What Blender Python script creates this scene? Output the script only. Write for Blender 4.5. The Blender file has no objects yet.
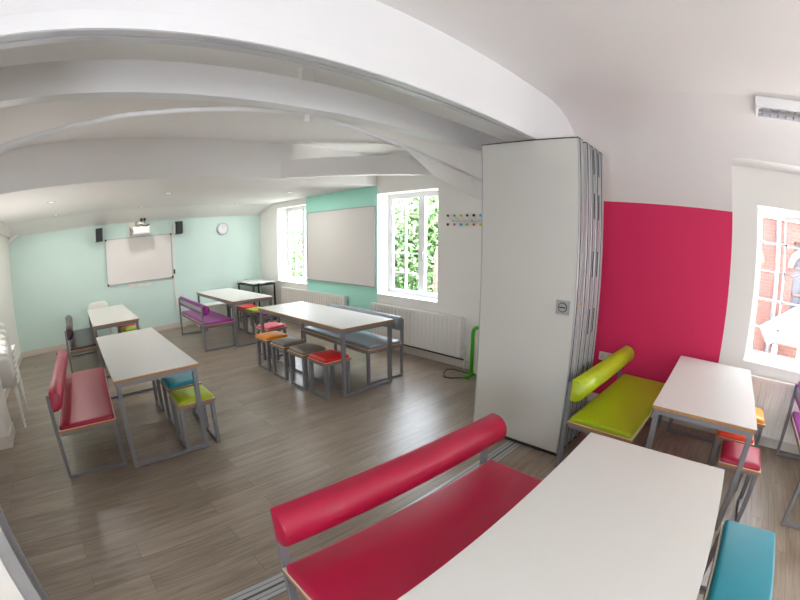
import bpy, bmesh, math, random
from mathutils import Vector, Matrix
random.seed(7)
S = bpy.context.scene
C = S.collection
PI = math.pi

# ------------------------------------------------------------------ materials
def srgb(r, g, b):
    f = lambda c: (c/255/12.92) if c/255 <= 0.04045 else ((c/255+0.055)/1.055)**2.4
    return (f(r), f(g), f(b), 1)

def mat(name, col, rough=0.5, metal=0.0, noise=0.0, nscale=20.0, spec=0.5, coat=0.0, bump=0.0, bscale=200.0):
    m = bpy.data.materials.new(name); m.use_nodes = True
    nt = m.node_tree; b = nt.nodes['Principled BSDF']
    b.inputs['Base Color'].default_value = col
    b.inputs['Roughness'].default_value = rough
    b.inputs['Metallic'].default_value = metal
    b.inputs['Specular IOR Level'].default_value = spec
    b.inputs['Coat Weight'].default_value = coat
    tc = nt.nodes.new('ShaderNodeTexCoord')
    if noise:
        n = nt.nodes.new('ShaderNodeTexNoise'); n.inputs['Scale'].default_value = nscale
        n.inputs['Detail'].default_value = 4
        nt.links.new(tc.outputs['Object'], n.inputs['Vector'])
        mx = nt.nodes.new('ShaderNodeMix'); mx.data_type = 'RGBA'
        mx.inputs['A'].default_value = tuple(c*(1-noise) for c in col[:3])+(1,)
        mx.inputs['B'].default_value = tuple(min(1, c*(1+noise)) for c in col[:3])+(1,)
        nt.links.new(n.outputs['Fac'], mx.inputs['Factor'])
        nt.links.new(mx.outputs['Result'], b.inputs['Base Color'])
    if bump:
        n = nt.nodes.new('ShaderNodeTexNoise'); n.inputs['Scale'].default_value = bscale
        nt.links.new(tc.outputs['Object'], n.inputs['Vector'])
        bp = nt.nodes.new('ShaderNodeBump'); bp.inputs['Strength'].default_value = bump
        bp.inputs['Distance'].default_value = 0.002
        nt.links.new(n.outputs['Fac'], bp.inputs['Height'])
        nt.links.new(bp.outputs['Normal'], b.inputs['Normal'])
    return m

M = {}
M['white_wall'] = mat('white_wall', srgb(233, 231, 226), 0.75, noise=0.015, nscale=3)
M['ceiling'] = mat('ceiling_paint', srgb(233, 231, 229), 0.8, noise=0.015, nscale=2)
M['gloss_white'] = mat('white_gloss_paint', srgb(238, 239, 240), 0.35)
M['teal_wall'] = mat('pale_teal_paint', srgb(205, 228, 221), 0.7, noise=0.015, nscale=3)
M['mint_wall'] = mat('mint_paint', srgb(172, 232, 216), 0.7, noise=0.015, nscale=3)
M['magenta_wall'] = mat('magenta_paint', srgb(202, 24, 84), 0.65, noise=0.02, nscale=3)
M['skirting'] = mat('skirting_paint', srgb(214, 206, 196), 0.5)
M['frame'] = mat('grey_powder_coat', srgb(134, 135, 140), 0.36, metal=0.3, noise=0.04, nscale=40)
M['ply'] = mat('ply_edge', srgb(172, 124, 76), 0.5, noise=0.25, nscale=60)
M['laminate'] = mat('white_laminate', srgb(212, 211, 206), 0.38, noise=0.012, nscale=6)
M['piping'] = mat('cream_piping', srgb(216, 208, 192), 0.5)
def vinyl(n, c): M[n] = mat(n+'_vinyl', c, 0.36, noise=0.05, nscale=14, bump=0.12, bscale=420)
vinyl('crimson', srgb(164, 18, 56)); vinyl('lime', srgb(160, 178, 14)); vinyl('aubergine', srgb(58, 36, 46))
vinyl('purple', srgb(150, 36, 140)); vinyl('orange', srgb(238, 146, 14)); vinyl('pink', srgb(232, 84, 116))
vinyl('red', srgb(206, 26, 34)); vinyl('teal', srgb(8, 132, 150)); vinyl('slate', srgb(128, 134, 140))
vinyl('taupe', srgb(122, 116, 108)); vinyl('orange_red', srgb(226, 58, 18))
M['alu'] = mat('aluminium', srgb(178, 180, 182), 0.32, metal=0.45, noise=0.03, nscale=50)
M['track_bed'] = mat('track_bed', srgb(96, 94, 90), 0.4, metal=.5)
M['track_white'] = mat('anodised_pale_track', srgb(205, 208, 210), 0.35, metal=.2)
M['dark_seal'] = mat('dark_rubber_seal', srgb(44, 46, 48), 0.6)
M['panel'] = mat('partition_laminate', srgb(206, 205, 199), 0.42, noise=0.01, nscale=4)
M['board'] = mat('whiteboard_enamel', srgb(226, 222, 218), 0.3)
M['black'] = mat('black_plastic', srgb(22, 22, 24), 0.45)
M['white_plastic'] = mat('white_plastic', srgb(226, 224, 216), 0.42)
M['radiator'] = mat('radiator_enamel', srgb(236, 233, 228), 0.35)
M['green_tube'] = mat('green_gloss_tube', srgb(60, 176, 22), 0.35)
M['cable'] = mat('dark_cable', srgb(70, 64, 58), 0.6)
M['upvc'] = mat('white_upvc', srgb(242, 243, 244), 0.3)
M['clock_face'] = mat('clock_face', srgb(226, 226, 234), 0.4)
M['bark'] = mat('bark', srgb(92, 72, 62), 0.9, noise=0.3, nscale=8)
M['grass'] = mat('lawn', srgb(100, 120, 80), 0.9, noise=0.3, nscale=3)
M['slate_roof'] = mat('roof_slate', srgb(70, 70, 76), 0.7, noise=0.1, nscale=8)
M['pink_cloth'] = mat('bright_pink', srgb(150, 24, 66), 0.7)
for n, c in (('ball_red', (200, 50, 30)), ('ball_green', (120, 180, 50)), ('ball_yellow', (220, 210, 40)),
             ('ball_maroon', (130, 20, 30)), ('ball_black', (18, 18, 20)), ('ball_pink', (220, 120, 150)),
             ('ball_blue', (60, 160, 200)), ('ball_orange', (220, 90, 30))):
    M[n] = mat(n, srgb(*c), 0.35)

def glass_mat():
    m = bpy.data.materials.new('window_glass'); m.use_nodes = True
    nt = m.node_tree; nt.nodes.clear()
    o = nt.nodes.new('ShaderNodeOutputMaterial'); mx = nt.nodes.new('ShaderNodeMixShader')
    t = nt.nodes.new('ShaderNodeBsdfTransparent'); g = nt.nodes.new('ShaderNodeBsdfGlossy')
    g.inputs['Roughness'].default_value = 0.02; t.inputs['Color'].default_value = (.95, .97, .97, 1)
    fr = nt.nodes.new('ShaderNodeFresnel'); fr.inputs['IOR'].default_value = 1.45
    ge = nt.nodes.new('ShaderNodeNewGeometry'); iv = nt.nodes.new('ShaderNodeMath'); iv.operation = 'SUBTRACT'; iv.inputs[0].default_value = 1
    ml = nt.nodes.new('ShaderNodeMath'); ml.operation = 'MULTIPLY'
    nt.links.new(ge.outputs['Backfacing'], iv.inputs[1]); nt.links.new(fr.outputs[0], ml.inputs[0]); nt.links.new(iv.outputs[0], ml.inputs[1])
    nt.links.new(ml.outputs[0], mx.inputs[0]); nt.links.new(t.outputs[0], mx.inputs[1]); nt.links.new(g.outputs[0], mx.inputs[2])
    nt.links.new(mx.outputs[0], o.inputs['Surface'])
    return m
M['glass'] = glass_mat()

def leaf_mat(name, c):
    m = mat(name, c, 0.6, noise=0.35, nscale=5)
    b = m.node_tree.nodes['Principled BSDF']
    b.inputs['Transmission Weight'].default_value = 0.0
    return m
M['leaf'] = leaf_mat('leaf_green', srgb(62, 86, 44))
M['leaf_pale'] = leaf_mat('leaf_pale', srgb(88, 104, 78))

def floor_mat():
    m = bpy.data.materials.new('grey_oak_planks'); m.use_nodes = True
    nt = m.node_tree; b = nt.nodes['Principled BSDF']; L = nt.links.new
    tc = nt.nodes.new('ShaderNodeTexCoord')
    br = nt.nodes.new('ShaderNodeTexBrick')
    br.offset = 0.37; br.offset_frequency = 2; br.squash = 1.0
    br.inputs['Scale'].default_value = 1.0
    br.inputs['Brick Width'].default_value = 0.95; br.inputs['Row Height'].default_value = 0.158
    br.inputs['Mortar Size'].default_value = 0.0014; br.inputs['Mortar Smooth'].default_value = 0.2
    br.inputs['Color1'].default_value = (0.0, 0.0, 0.0, 1); br.inputs['Color2'].default_value = (1, 1, 1, 1)
    br.inputs['Mortar'].default_value = (0.3, 0.3, 0.3, 1); br.inputs['Bias'].default_value = 0.0
    L(tc.outputs['Object'], br.inputs['Vector'])
    mp = nt.nodes.new('ShaderNodeMapping'); mp.inputs['Scale'].default_value = (1.6, 26, 1)
    L(tc.outputs['Object'], mp.inputs['Vector'])
    # shift the grain per plank
    ad = nt.nodes.new('ShaderNodeVectorMath'); ad.operation = 'ADD'
    sc = nt.nodes.new('ShaderNodeVectorMath'); sc.operation = 'SCALE'; sc.inputs['Scale'].default_value = 9.0
    L(br.outputs['Color'], sc.inputs[0]); L(mp.outputs[0], ad.inputs[0]); L(sc.outputs[0], ad.inputs[1])
    n1 = nt.nodes.new('ShaderNodeTexNoise'); n1.inputs['Scale'].default_value = 1.4; n1.inputs['Detail'].default_value = 7
    n1.inputs['Roughness'].default_value = 0.62; n1.inputs['Distortion'].default_value = 0.6
    L(ad.outputs[0], n1.inputs['Vector'])
    mp2 = nt.nodes.new('ShaderNodeMapping'); mp2.inputs['Scale'].default_value = (3.0, 9, 1)
    L(tc.outputs['Object'], mp2.inputs['Vector'])
    n2 = nt.nodes.new('ShaderNodeTexNoise'); n2.inputs['Scale'].default_value = 1.0; n2.inputs['Detail'].default_value = 5
    L(mp2.outputs[0], n2.inputs['Vector'])
    cr = nt.nodes.new('ShaderNodeValToRGB')
    cr.color_ramp.elements[0].position = 0.28; cr.color_ramp.elements[0].color = srgb(110, 96, 83)
    cr.color_ramp.elements[1].position = 0.72; cr.color_ramp.elements[1].color = srgb(168, 153, 136)
    m1 = nt.nodes.new('ShaderNodeMath'); m1.operation = 'MULTIPLY_ADD'; m1.inputs[1].default_value = 0.66
    L(n1.outputs['Fac'], m1.inputs[0])
    m2 = nt.nodes.new('ShaderNodeMath'); m2.operation = 'MULTIPLY_ADD'; m2.inputs[1].default_value = 0.12
    sp = nt.nodes.new('ShaderNodeSeparateColor'); L(br.outputs['Color'], sp.inputs[0])
    L(sp.outputs[0], m2.inputs[0])
    m3 = nt.nodes.new('ShaderNodeMath'); m3.operation = 'MULTIPLY'; m3.inputs[1].default_value = 0.2
    L(n2.outputs['Fac'], m3.inputs[0]); L(m3.outputs[0], m2.inputs[2]); L(m2.outputs[0], m1.inputs[2])
    L(m1.outputs[0], cr.inputs[0])
    mo = nt.nodes.new('ShaderNodeMix'); mo.data_type = 'RGBA'; mo.inputs['B'].default_value = srgb(92, 84, 76)
    L(br.outputs['Fac'], mo.inputs['Factor']); L(cr.outputs[0], mo.inputs['A']); L(mo.outputs['Result'], b.inputs['Base Color'])
    rr = nt.nodes.new('ShaderNodeMapRange'); rr.inputs['To Min'].default_value = 0.27; rr.inputs['To Max'].default_value = 0.40
    L(n1.outputs['Fac'], rr.inputs['Value']); L(rr.outputs[0], b.inputs['Roughness'])
    bp = nt.nodes.new('ShaderNodeBump'); bp.inputs['Strength'].default_value = 0.06; bp.inputs['Distance'].default_value = 0.0015
    L(n1.outputs['Fac'], bp.inputs['Height']); L(bp.outputs[0], b.inputs['Normal'])
    return m
M['floor'] = floor_mat()

def brick_mat():
    m = bpy.data.materials.new('red_brick'); m.use_nodes = True
    nt = m.node_tree; b = nt.nodes['Principled BSDF']; L = nt.links.new
    tc = nt.nodes.new('ShaderNodeTexCoord'); mp = nt.nodes.new('ShaderNodeMapping')
    mp.inputs['Rotation'].default_value = (PI/2, 0, PI/2)
    sep = nt.nodes.new('ShaderNodeSeparateXYZ'); cb = nt.nodes.new('ShaderNodeCombineXYZ')
    L(tc.outputs['Object'], sep.inputs[0]); L(sep.outputs[1], cb.inputs[0]); L(sep.outputs[2], cb.inputs[1])
    br = nt.nodes.new('ShaderNodeTexBrick'); br.inputs['Scale'].default_value = 1
    br.inputs['Brick Width'].default_value = 0.22; br.inputs['Row Height'].default_value = 0.075
    br.inputs['Mortar Size'].default_value = 0.006
    br.inputs['Color1'].default_value = srgb(84, 50, 42); br.inputs['Color2'].default_value = srgb(74, 42, 36)
    br.inputs['Mortar'].default_value = srgb(86, 74, 68)
    L(cb.outputs[0], br.inputs['Vector']); L(br.outputs[0], b.inputs['Base Color']); b.inputs['Roughness'].default_value = 0.9
    return m
M['brick'] = brick_mat()

# ------------------------------------------------------------------ mesh helpers
class MB:
    """collects shapes and links them as ONE mesh object"""
    def __init__(self): self.bm = bmesh.new()
    def box(self, x0, x1, y0, y1, z0, z1, bev=0.0):
        r = bmesh.ops.create_cube(self.bm, size=1.0)
        vs = r['verts']
        for v in vs:
            v.co = Vector(((x0+x1)/2+v.co.x*(x1-x0), (y0+y1)/2+v.co.y*(y1-y0), (z0+z1)/2+v.co.z*(z1-z0)))
        if bev:
            es = list({e for v in vs for e in v.link_edges})
            bmesh.ops.bevel(self.bm, geom=es, offset=bev, segments=2, affect='EDGES', profile=0.6)
        return self
    def bar(self, a, b, w, t=None, up=(0, 0, 1)):
        """square bar from a to b"""
        t = t or w
        a, b = Vector(a), Vector(b); d = b-a; l = d.length; d.normalize()
        u = Vector(up)
        if abs(d.dot(u)) > 0.98: u = Vector((1, 0, 0))
        s = d.cross(u).normalized(); u2 = s.cross(d).normalized()
        vs = []
        for p in (a, b):
            for i, j in ((-1, -1), (1, -1), (1, 1), (-1, 1)):
                vs.append(self.bm.verts.new(p+s*i*w/2+u2*j*t/2))
        for f in ((3, 2, 1, 0), (4, 5, 6, 7), (0, 1, 5, 4), (1, 2, 6, 5), (2, 3, 7, 6), (3, 0, 4, 7)):
            self.bm.faces.new([vs[i] for i in f])
        return self
    def poly(self, pts):
        self.bm.faces.new([self.bm.verts.new(p) for p in pts]); return self
    def prism(self, pts, vec):
        """closed solid: polygon pts swept by vec"""
        vec = Vector(vec); n = len(pts)
        a = [self.bm.verts.new(Vector(p)) for p in pts]; b = [self.bm.verts.new(Vector(p)+vec) for p in pts]
        self.bm.faces.new(a[::-1]); self.bm.faces.new(b)
        for i in range(n):
            self.bm.faces.new([a[i], a[(i+1) % n], b[(i+1) % n], b[i]])
        return self
    def tube(self, pts, r, seg=10, cap=True):
        pts = [Vector(p) for p in pts]; rings = []
        prev = None
        for i, p in enumerate(pts):
            d = ((pts[min(i+1, len(pts)-1)]-pts[max(i-1, 0)])).normalized()
            if prev is None:
                u = Vector((0, 0, 1)) if abs(d.z) < 0.9 else Vector((1, 0, 0))
                s = d.cross(u).normalized()
            else:
                s = (prev-d*prev.dot(d)).normalized()
            prev = s; t = d.cross(s)
            rings.append([self.bm.verts.new(p+(s*math.cos(2*PI*k/seg)+t*math.sin(2*PI*k/seg))*r) for k in range(seg)])
        for a, b in zip(rings, rings[1:]):
            for k in range(seg):
                self.bm.faces.new([a[k], a[(k+1) % seg], b[(k+1) % seg], b[k]])
        if cap:
            self.bm.faces.new(rings[0][::-1]); self.bm.faces.new(rings[-1])
        return self
    def sphere(self, c, r, seg=14):
        m = Matrix.Translation(Vector(c))
        bmesh.ops.create_uvsphere(self.bm, u_segments=seg, v_segments=seg//2+2, radius=r, matrix=m); return self
    def cyl(self, c, r, h, axis='z', seg=24, r2=None):
        m = Matrix.Translation(Vector(c))
        if axis == 'x': m = m @ Matrix.Rotation(PI/2, 4, 'Y')
        if axis == 'y': m = m @ Matrix.Rotation(PI/2, 4, 'X')
        bmesh.ops.create_cone(self.bm, cap_ends=True, segments=seg, radius1=r, radius2=r if r2 is None else r2, depth=h, matrix=m)
        return self
    def build(self, name, material, parent=None, smooth=False, loc=None):
        bmesh.ops.recalc_face_normals(self.bm, faces=self.bm.faces)
        me = bpy.data.meshes.new(name); self.bm.to_mesh(me); self.bm.free()
        me.materials.append(M[material] if isinstance(material, str) else material)
        if smooth:
            for p in me.polygons: p.use_smooth = True
            try: me.set_sharp_from_angle(angle=math.radians(50))
            except Exception: pass
        o = bpy.data.objects.new(name, me); C.objects.link(o)
        if parent: o.parent = parent
        if loc: o.location = loc
        return o

def cushion(w, d, z0, h, r, puff=0.0, cr=0.02):
    """upholstered pad, centred in x and y, rounded rim, slightly domed"""
    b = MB(); bm = b.bm
    def line(s):
        k = [0, .06, .16, .3, .5, .75, 1.0]
        a = [-s/2+r*t for t in k]; n = max(2, int((s-2*r)/0.12))
        m = [(-s/2+r)+(s-2*r)*i/(n) for i in range(1, n)]
        return a+m+[-t for t in a[::-1]]
    X, Y = line(w), line(d)
    def prof(s, L):
        e = L/2-abs(s); t = min(e/r, 1); return math.sqrt(max(0, 1-(1-t)**2))
    g = []
    for x in X:
        row = []
        for y in Y:
            f = prof(x, w)*prof(y, d)
            f = f**0.8
            du = (1-(2*x/w)**2)*(1-(2*y/d)**2)
            # pull the corners in so that the outline is rounded
            ex, ey = max(0, abs(x)-(w/2-cr)), max(0, abs(y)-(d/2-cr))
            q = math.hypot(ex, ey); k = 1.0 if q <= cr or q == 0 else cr/q
            nx = math.copysign(w/2-cr+ex*k, x) if ex > 0 else x
            ny = math.copysign(d/2-cr+ey*k, y) if ey > 0 else y
            row.append(bm.verts.new((nx, ny, z0+h*0.35+(h*0.65)*f+puff*du)))
        g.append(row)
    for i in range(len(X)-1):
        for j in range(len(Y)-1):
            bm.faces.new([g[i][j], g[i+1][j], g[i+1][j+1], g[i][j+1]])
    rim = [g[i][0] for i in range(len(X))]+[g[-1][j] for j in range(1, len(Y))]+[g[i][-1] for i in range(len(X)-2, -1, -1)]+[g[0][j] for j in range(len(Y)-2, 0, -1)]
    lo = [bm.verts.new((v.co.x, v.co.y, z0)) for v in rim]
    n = len(rim)
    for i in range(n):
        bm.faces.new([rim[i], lo[i], lo[(i+1) % n], rim[(i+1) % n]])
    bm.faces.new(lo)
    return b

def tag(o, label=None, cat=None, group=None, kind=None):
    if label: o['label'] = label
    if cat: o['category'] = cat
    if group: o['group'] = group
    if kind: o['kind'] = kind
    return o
def empty(name, loc=(0, 0, 0), rz=0.0, label=None, cat=None, group=None):
    o = bpy.data.objects.new(name, None); C.objects.link(o); o.location = loc; o.rotation_euler.z = rz
    o.empty_display_size = 0.1
    return tag(o, label, cat, group)
def struct(b, name, m, parent=None, smooth=False):
    o = b.build(name, m, parent, smooth)
    if not parent: o['kind'] = 'structure'
    return o
def children(o): return [c for c in bpy.data.objects if c.parent == o]
def copy_tree(o, parent=None):
    c = o.copy(); C.objects.link(c); c.parent = parent
    for ch in children(o): copy_tree(ch, c)
    return c

# ------------------------------------------------------------------ the room
XL, XR, YB, YT = -1.31, 4.21, 8.54, 1.455
YF = -5.2          # wall behind the camera
ZC, ZL = 2.89, 2.42
EX, EZ = 3.62, 2.11   # sloping soffit: from (XR, EZ) up to (EX, ZC)
TW = 0.32          # thickness of the window wall

struct(MB().box(XL-.3, XR+.32, YF-.2, YB+.2, -0.12, 0), 'floor', 'floor')

def wall_with_holes(x0, x1, segs):
    """segs: list of (y0, y1, ztop, holes[(hy0,hy1,hz0,hz1)])"""
    pass
# window openings in the long wall (y0, y1, z0, z1)
WB = (3.488, 4.66, 0.785, 2.30)
WA = (6.615, 7.744, 0.785, 2.30)
WC = (-1.50, -0.315, 0.765, 2.205)
WD = (-3.9, -2.7, 0.765, 2.205)  # unseen extra window, put in for more daylight
def wallbox(b, y0, y1, z0, z1): b.box(XR, XR+TW, y0, y1, z0, z1)
# white stretches (each full height piece cut around its windows) as one wall
b = MB()
ZT = 3.2
def pierced(b, y0, y1, w, ztop=ZT):
    wallbox(b, y0, w[0], 0, ztop); wallbox(b, w[1], y1, 0, ztop)
    wallbox(b, w[0], w[1], 0, w[2]); wallbox(b, w[0], w[1], w[3], ztop)
pierced(b, 1.5, 4.6605, WB)
pierced(b, 6.6145, YB+.2, WA)
pierced(b, -2.1, -0.055, WC)
pierced(b, YF-.2, -2.1, WD)
struct(b, 'wall_right', 'white_wall')
struct(MB().box(XR, XR+TW, -0.055, 1.5, 0, ZT), 'wall_right_magenta', 'magenta_wall')
struct(MB().box(XR, XR+TW, 4.6605, 6.6145, 0, ZT), 'wall_right_mint', 'mint_wall')
struct(MB().box(XL-.3, XR+.32, YB, YB+.2, 0, ZT), 'wall_back', 'teal_wall')
# left wall; unseen opening beside the camera added for daylight on the beam
b = MB()
b.box(XL-.3, XL, 0.4, YB+.2, 0, ZT); b.box(XL-.3, XL, YF-.2, -0.8, 0, ZT); b.box(XL-.3, XL, -0.8, 0.4, 0, 0.95); b.box(XL-.3, XL, -0.8, 0.4, 1.9, ZT)
struct(b, 'wall_left', 'white_wall')
b = MB()
b.box(XL-.3, 0.9, YF-.2, YF, 0, ZT); b.box(2.1, XR+.32, YF-.2, YF, 0, ZT); b.box(.9, 2.1, YF-.2, YF, 0, .8); b.box(.9, 2.1, YF-.2, YF, 2.2, ZT)  # unseen opening added in this wall, sized for its daylight
struct(b, 'wall_front', 'white_wall')
# pier on the left wall
struct(MB().box(XL, -1.02, 4.24, 4.63, 0, ZC), 'wall_pier', 'white_wall')
b = MB(); b.box(XL, -1.005, 4.225, 4.24, 0, .12); b.box(-1.02, -1.005, 4.24, 4.64, 0, .12); struct(b, 'baseboard_pier', 'skirting')
# nib that the partition closes against
struct(MB().box(XL, -.585, 1.385, 1.525, 0, 2.43), 'wall_nib', 'white_wall')
b = MB(); b.box(-.585, -.565, 1.395, 1.515, 0, 2.43); b.box(-.565, -.512, 1.395, 1.425, 0, 2.43); b.box(-.565, -.512, 1.485, 1.515, 0, 2.43)
struct(b, 'trim_1', 'alu')

# ---- ceiling
b = MB()
b.box(XL-.3, XR+.32, YF-.2, 4.66, ZC, ZC+.15)                 # high ceiling
th = 0.05
PROF = [(XR, EZ), (4.06, 2.315), (3.92, 2.495), (3.80, 2.64), (3.70, 2.735), (3.58, 2.81), (3.42, 2.862), (3.22, ZC)]
def slab(b, prof, y0, y1):
    """solid under the roof: profile (x,z) swept along y, thickened upwards"""
    bm = b.bm
    top = ZC+.1
    A = [bm.verts.new((x, y0, z)) for x, z in prof]; B = [bm.verts.new((x, y1, z)) for x, z in prof]
    At = [bm.verts.new((x, y0, top)) for x, z in (prof[0], prof[-1])]; Bt = [bm.verts.new((x, y1, top)) for x, z in (prof[0], prof[-1])]
    n = len(prof)
    for i in range(n-1): bm.faces.new([A[i], A[i+1], B[i+1], B[i]])
    bm.faces.new(A+[At[1], At[0]]); bm.faces.new(B+[Bt[1], Bt[0]])
    bm.faces.new([At[0], At[1], Bt[1], Bt[0]]); bm.faces.new([A[0], B[0], Bt[0], At[0]]); bm.faces.new([A[-1], At[1], Bt[1], B[-1]])
slab(b, PROF, -0.055, 2.85)
slab(b, PROF, YF, -1.95)
# roof window bay over the right hand window
DXc = 3.92-(2.55-2.495)*(3.92-3.80)/(2.64-2.495)
slab(b, [(XR, 2.55), (DXc, 2.55)]+PROF[3:], -1.95, -0.055)
# the soffit climbs to the left room bay
A_, B_, C_, D_ = (XR, 3.6, 2.487), (XR, 2.85, EZ), (3.22, 3.76, ZC), (3.22, 2.85, ZC)
bm = b.bm
n = len(PROF)
R0 = [bm.verts.new((x, 2.85, z)) for x, z in PROF]
R1 = [bm.verts.new((x, 3.6+.16*(XR-x)/(XR-3.22), 2.487+(z-EZ)*(ZC-2.487)/(ZC-EZ))) for x, z in PROF]
T0 = [bm.verts.new((x, 2.85, ZC+.1)) for x in (XR, 3.22)]; T1 = [bm.verts.new((XR, 3.6, ZC+.1)), bm.verts.new((3.22, 3.76, ZC+.1))]
for i in range(n-1): bm.faces.new([R0[i], R0[i+1], R1[i+1], R1[i]])
bm.faces.new(R0+[T0[1], T0[0]]); bm.faces.new(R1+[T1[1], T1[0]])
bm.faces.new([R0[0], R1[0], T1[0], T0[0]]); bm.faces.new([T0[0], T0[1], T1[1], T1[0]]); bm.faces.new([R0[-1], T0[1], T1[1], R1[-1]])
# left hand slope
slab(b, [(XL, 2.495), (XL+.10, 2.60), (XL+.20, 2.69), (XL+.32, 2.77), (XL+.47, 2.84), (XL+.62, 2.875), (XL+.80, ZC)], YF, 4.66)
struct(b, 'ceiling', 'ceiling', smooth=True)
# low ceiling at the far end with its upstand and the splay above the teal wall
b = MB()
b.box(XL-.3, XR+.32, 4.66, YB+.2, ZL, ZL+.62)
b.prism([(XL, YB, 2.222), (XL, 7.95, ZL), (XL, 7.95, ZL+.1), (XL, YB, ZL+.1)], (XR-XL, 0, 0))
b.box(XL, XL+.05, 4.66, YB, 2.222, ZL)
struct(b, 'ceiling_low', 'ceiling')
# diagonal boxed beam
P1, P2 = Vector((2.58, 4.67, 0)), Vector((XR, 3.58, 0))
d = (P2-P1); n = Vector((-d.y, d.x, 0)).normalized()*0.12
bm_ = MB(); bmv = bm_.bm
pts = []
for (p, z0, z1) in ((P1, 2.43, 2.665), (P2, 2.486, 2.74)):
    for q in (p, p+n):
        pts += [bmv.verts.new((q.x, q.y, z0)), bmv.verts.new((q.x, q.y, z1))]
for f in ((0, 1, 3, 2), (4, 6, 7, 5), (0, 4, 5, 1), (2, 3, 7, 6), (0, 2, 6, 4), (1, 5, 7, 3)): bmv.faces.new([pts[i] for i in f])
struct(bm_, 'ceiling_beam_diagonal', 'ceiling')
# corner brace at the far left
struct(MB().prism([(XL, 8.45, 2.19), (XL, 8.45, 2.13), (XL+.04, 8.45, 2.13), (XL+.33, 8.45, 2.30), (XL+.33, 8.45, 2.36)], (0, .06, 0)), 'ceiling_brace', 'white_wall')
# bulkhead above the folding partition
b = MB(); b.box(XL, XR, YT-.022, YT+.045, 2.525, ZC+.05); struct(b, 'wall_bulkhead', 'gloss_white')
b = MB(); b.box(XL, XR, 1.40, 1.432, 2.432, 2.515, .002); b.box(XL, XR, 1.4325, 1.51, 2.452, 2.5195); struct(b, 'trim_2', 'gloss_white')
t = MB(); t.box(-.58, XR, 1.41, 1.452, 2.43, 2.452); t.box(-.58, XR, 1.464, 1.506, 2.43, 2.452)
t.box(-.58, XR, 1.41, 1.506, 2.448, 2.4525)
tk = struct(t, 'trim_3', 'track_white')
struct(MB().box(-.58, XR, 1.4535, 1.4625, 2.440, 2.4478), 'slot', 'dark_seal', tk)
# second beam
struct(MB().box(XL, XR, 2.20, 2.30, 2.488, 2.684, .003), 'ceiling_beam', 'gloss_white')
struct(MB().box(1.47, 1.57, 2.40, 2.46, 2.72, ZC), 'ceiling_joist_stub', 'ceiling')
# floor tracks under the partition
b = MB()
for y in (1.400, 1.430, 1.470, 1.500): b.box(-.58, XR, y-.012, y+.012, 0, .004)
struct(b, 'trim_4', 'alu')
struct(MB().box(-.58, XR, 1.385, 1.515, 0.0, .002), 'trim_5', 'track_bed')
# baseboards
struct(MB().box(XL, XR, YB-.018, YB, 0, .105, .002), 'baseboard_back', 'skirting')
b = MB(); b.box(XR-.018, XR, 1.5, YB, 0, .105, .002); b.box(XR-.018, XR, -5, 1.4, 0, .105, .002); struct(b, 'baseboard_right', 'skirting')
b = MB(); b.box(XL, XL+.018, 4.65, YB, 0, .105, .002); b.box(XL, XL+.018, 1.53, 4.22, 0, .105, .002); struct(b, 'baseboard_left', 'skirting')

# ------------------------------------------------------------------ windows
def window(idx, w, depth=0.24):
    y0, y1, z0, z1 = w; X = XR+depth
    root = empty('window_%d' % idx, (0, 0, 0)); root['kind'] = 'structure'
    b = MB(); f = .045
    def fr(b, ya, yb, za, zb, f, x0=X, x1=X+.06):
        b.box(x0, x1, ya, yb, za, za+f, .004); b.box(x0, x1, ya, yb, zb-f, zb, .004)
        b.box(x0, x1, ya, ya+f, za+f, zb-f, .004); b.box(x0, x1, yb-f, yb, za+f, zb-f, .004)
    fr(b, y0, y1, z0, z1, f)
    ym = y0+(y1-y0)*0.42
    b.box(X, X+.06, ym-.025, ym+.045, z0+f, z1-f, .004)
    b.build('window_frame', 'upvc', root)
    # fixed light with glazing bars, and casement
    for (ya, yb, nc) in ((ym+.045, y1-f, 2), (y0+f, ym-.025, 1)):
        s = MB(); g = .03; fr(s, ya, yb, z0+f, z1-f, g, X-.012 if nc == 1 else X+.005, X+.045)
        c = (ya+yb)/2
        if nc == 2: s.box(X+.005, X+.045, c-.009, c+.009, z0+f, z1-f)
        H = z1-z0-2*f
        if nc == 2:
            for k in range(1, 5): s.box(X+.005, X+.045, ya, yb, z0+f+H*k/5-.008, z0+f+H*k/5+.008)
        sash = s.build('sash', 'upvc', root)
        MB().box(X+.022, X+.028, ya+.01, yb-.01, z0+f+.01, z1-f-.01).build('window_pane', 'glass', sash)
        if nc == 1:
            h = MB(); h.box(X-.035, X-.012, yb-.022, yb-.004, z0+.62, z0+.66); h.box(X-.045, X-.032, yb-.022, yb-.006, z0+.52, z0+.65, .003)
            h.build('window_handle', 'alu', sash)
    MB().box(XR-.02, X-.001, y0+.001, y1-.001, z0-.001, z0+.012, .003).build('window_sill', 'upvc', root)
    return root
window(1, WB); window(2, WA); window(3, WC, .2); window(4, WD, .2)
# frames for the unseen openings added to light the near room
def added_window(idx, x0, x1, y0, y1, z0, z1, n):
    root = empty('window_%d' % idx); root['kind'] = 'structure'
    b = MB()
    b.box(x0, x1, y0, y1, z0, z0+.06); b.box(x0, x1, y0, y1, z1-.06, z1)
    for i in range(n+1):
        if (x1-x0) > (y1-y0):
            c = x0+.03+(x1-x0-.06)*i/n; b.box(c-.03, c+.03, y0, y1, z0+.06, z1-.06)
        else:
            c = y0+.03+(y1-y0-.06)*i/n; b.box(x0, x1, c-.03, c+.03, z0+.06, z1-.06)
    b.build('window_frame', 'upvc', root)
added_window(5, .9, 2.1, YF-.12, YF-.06, .8, 2.2, 3)
added_window(6, XL-.2, XL-.14, -0.8, 0.4, .95, 1.9, 2)

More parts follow.
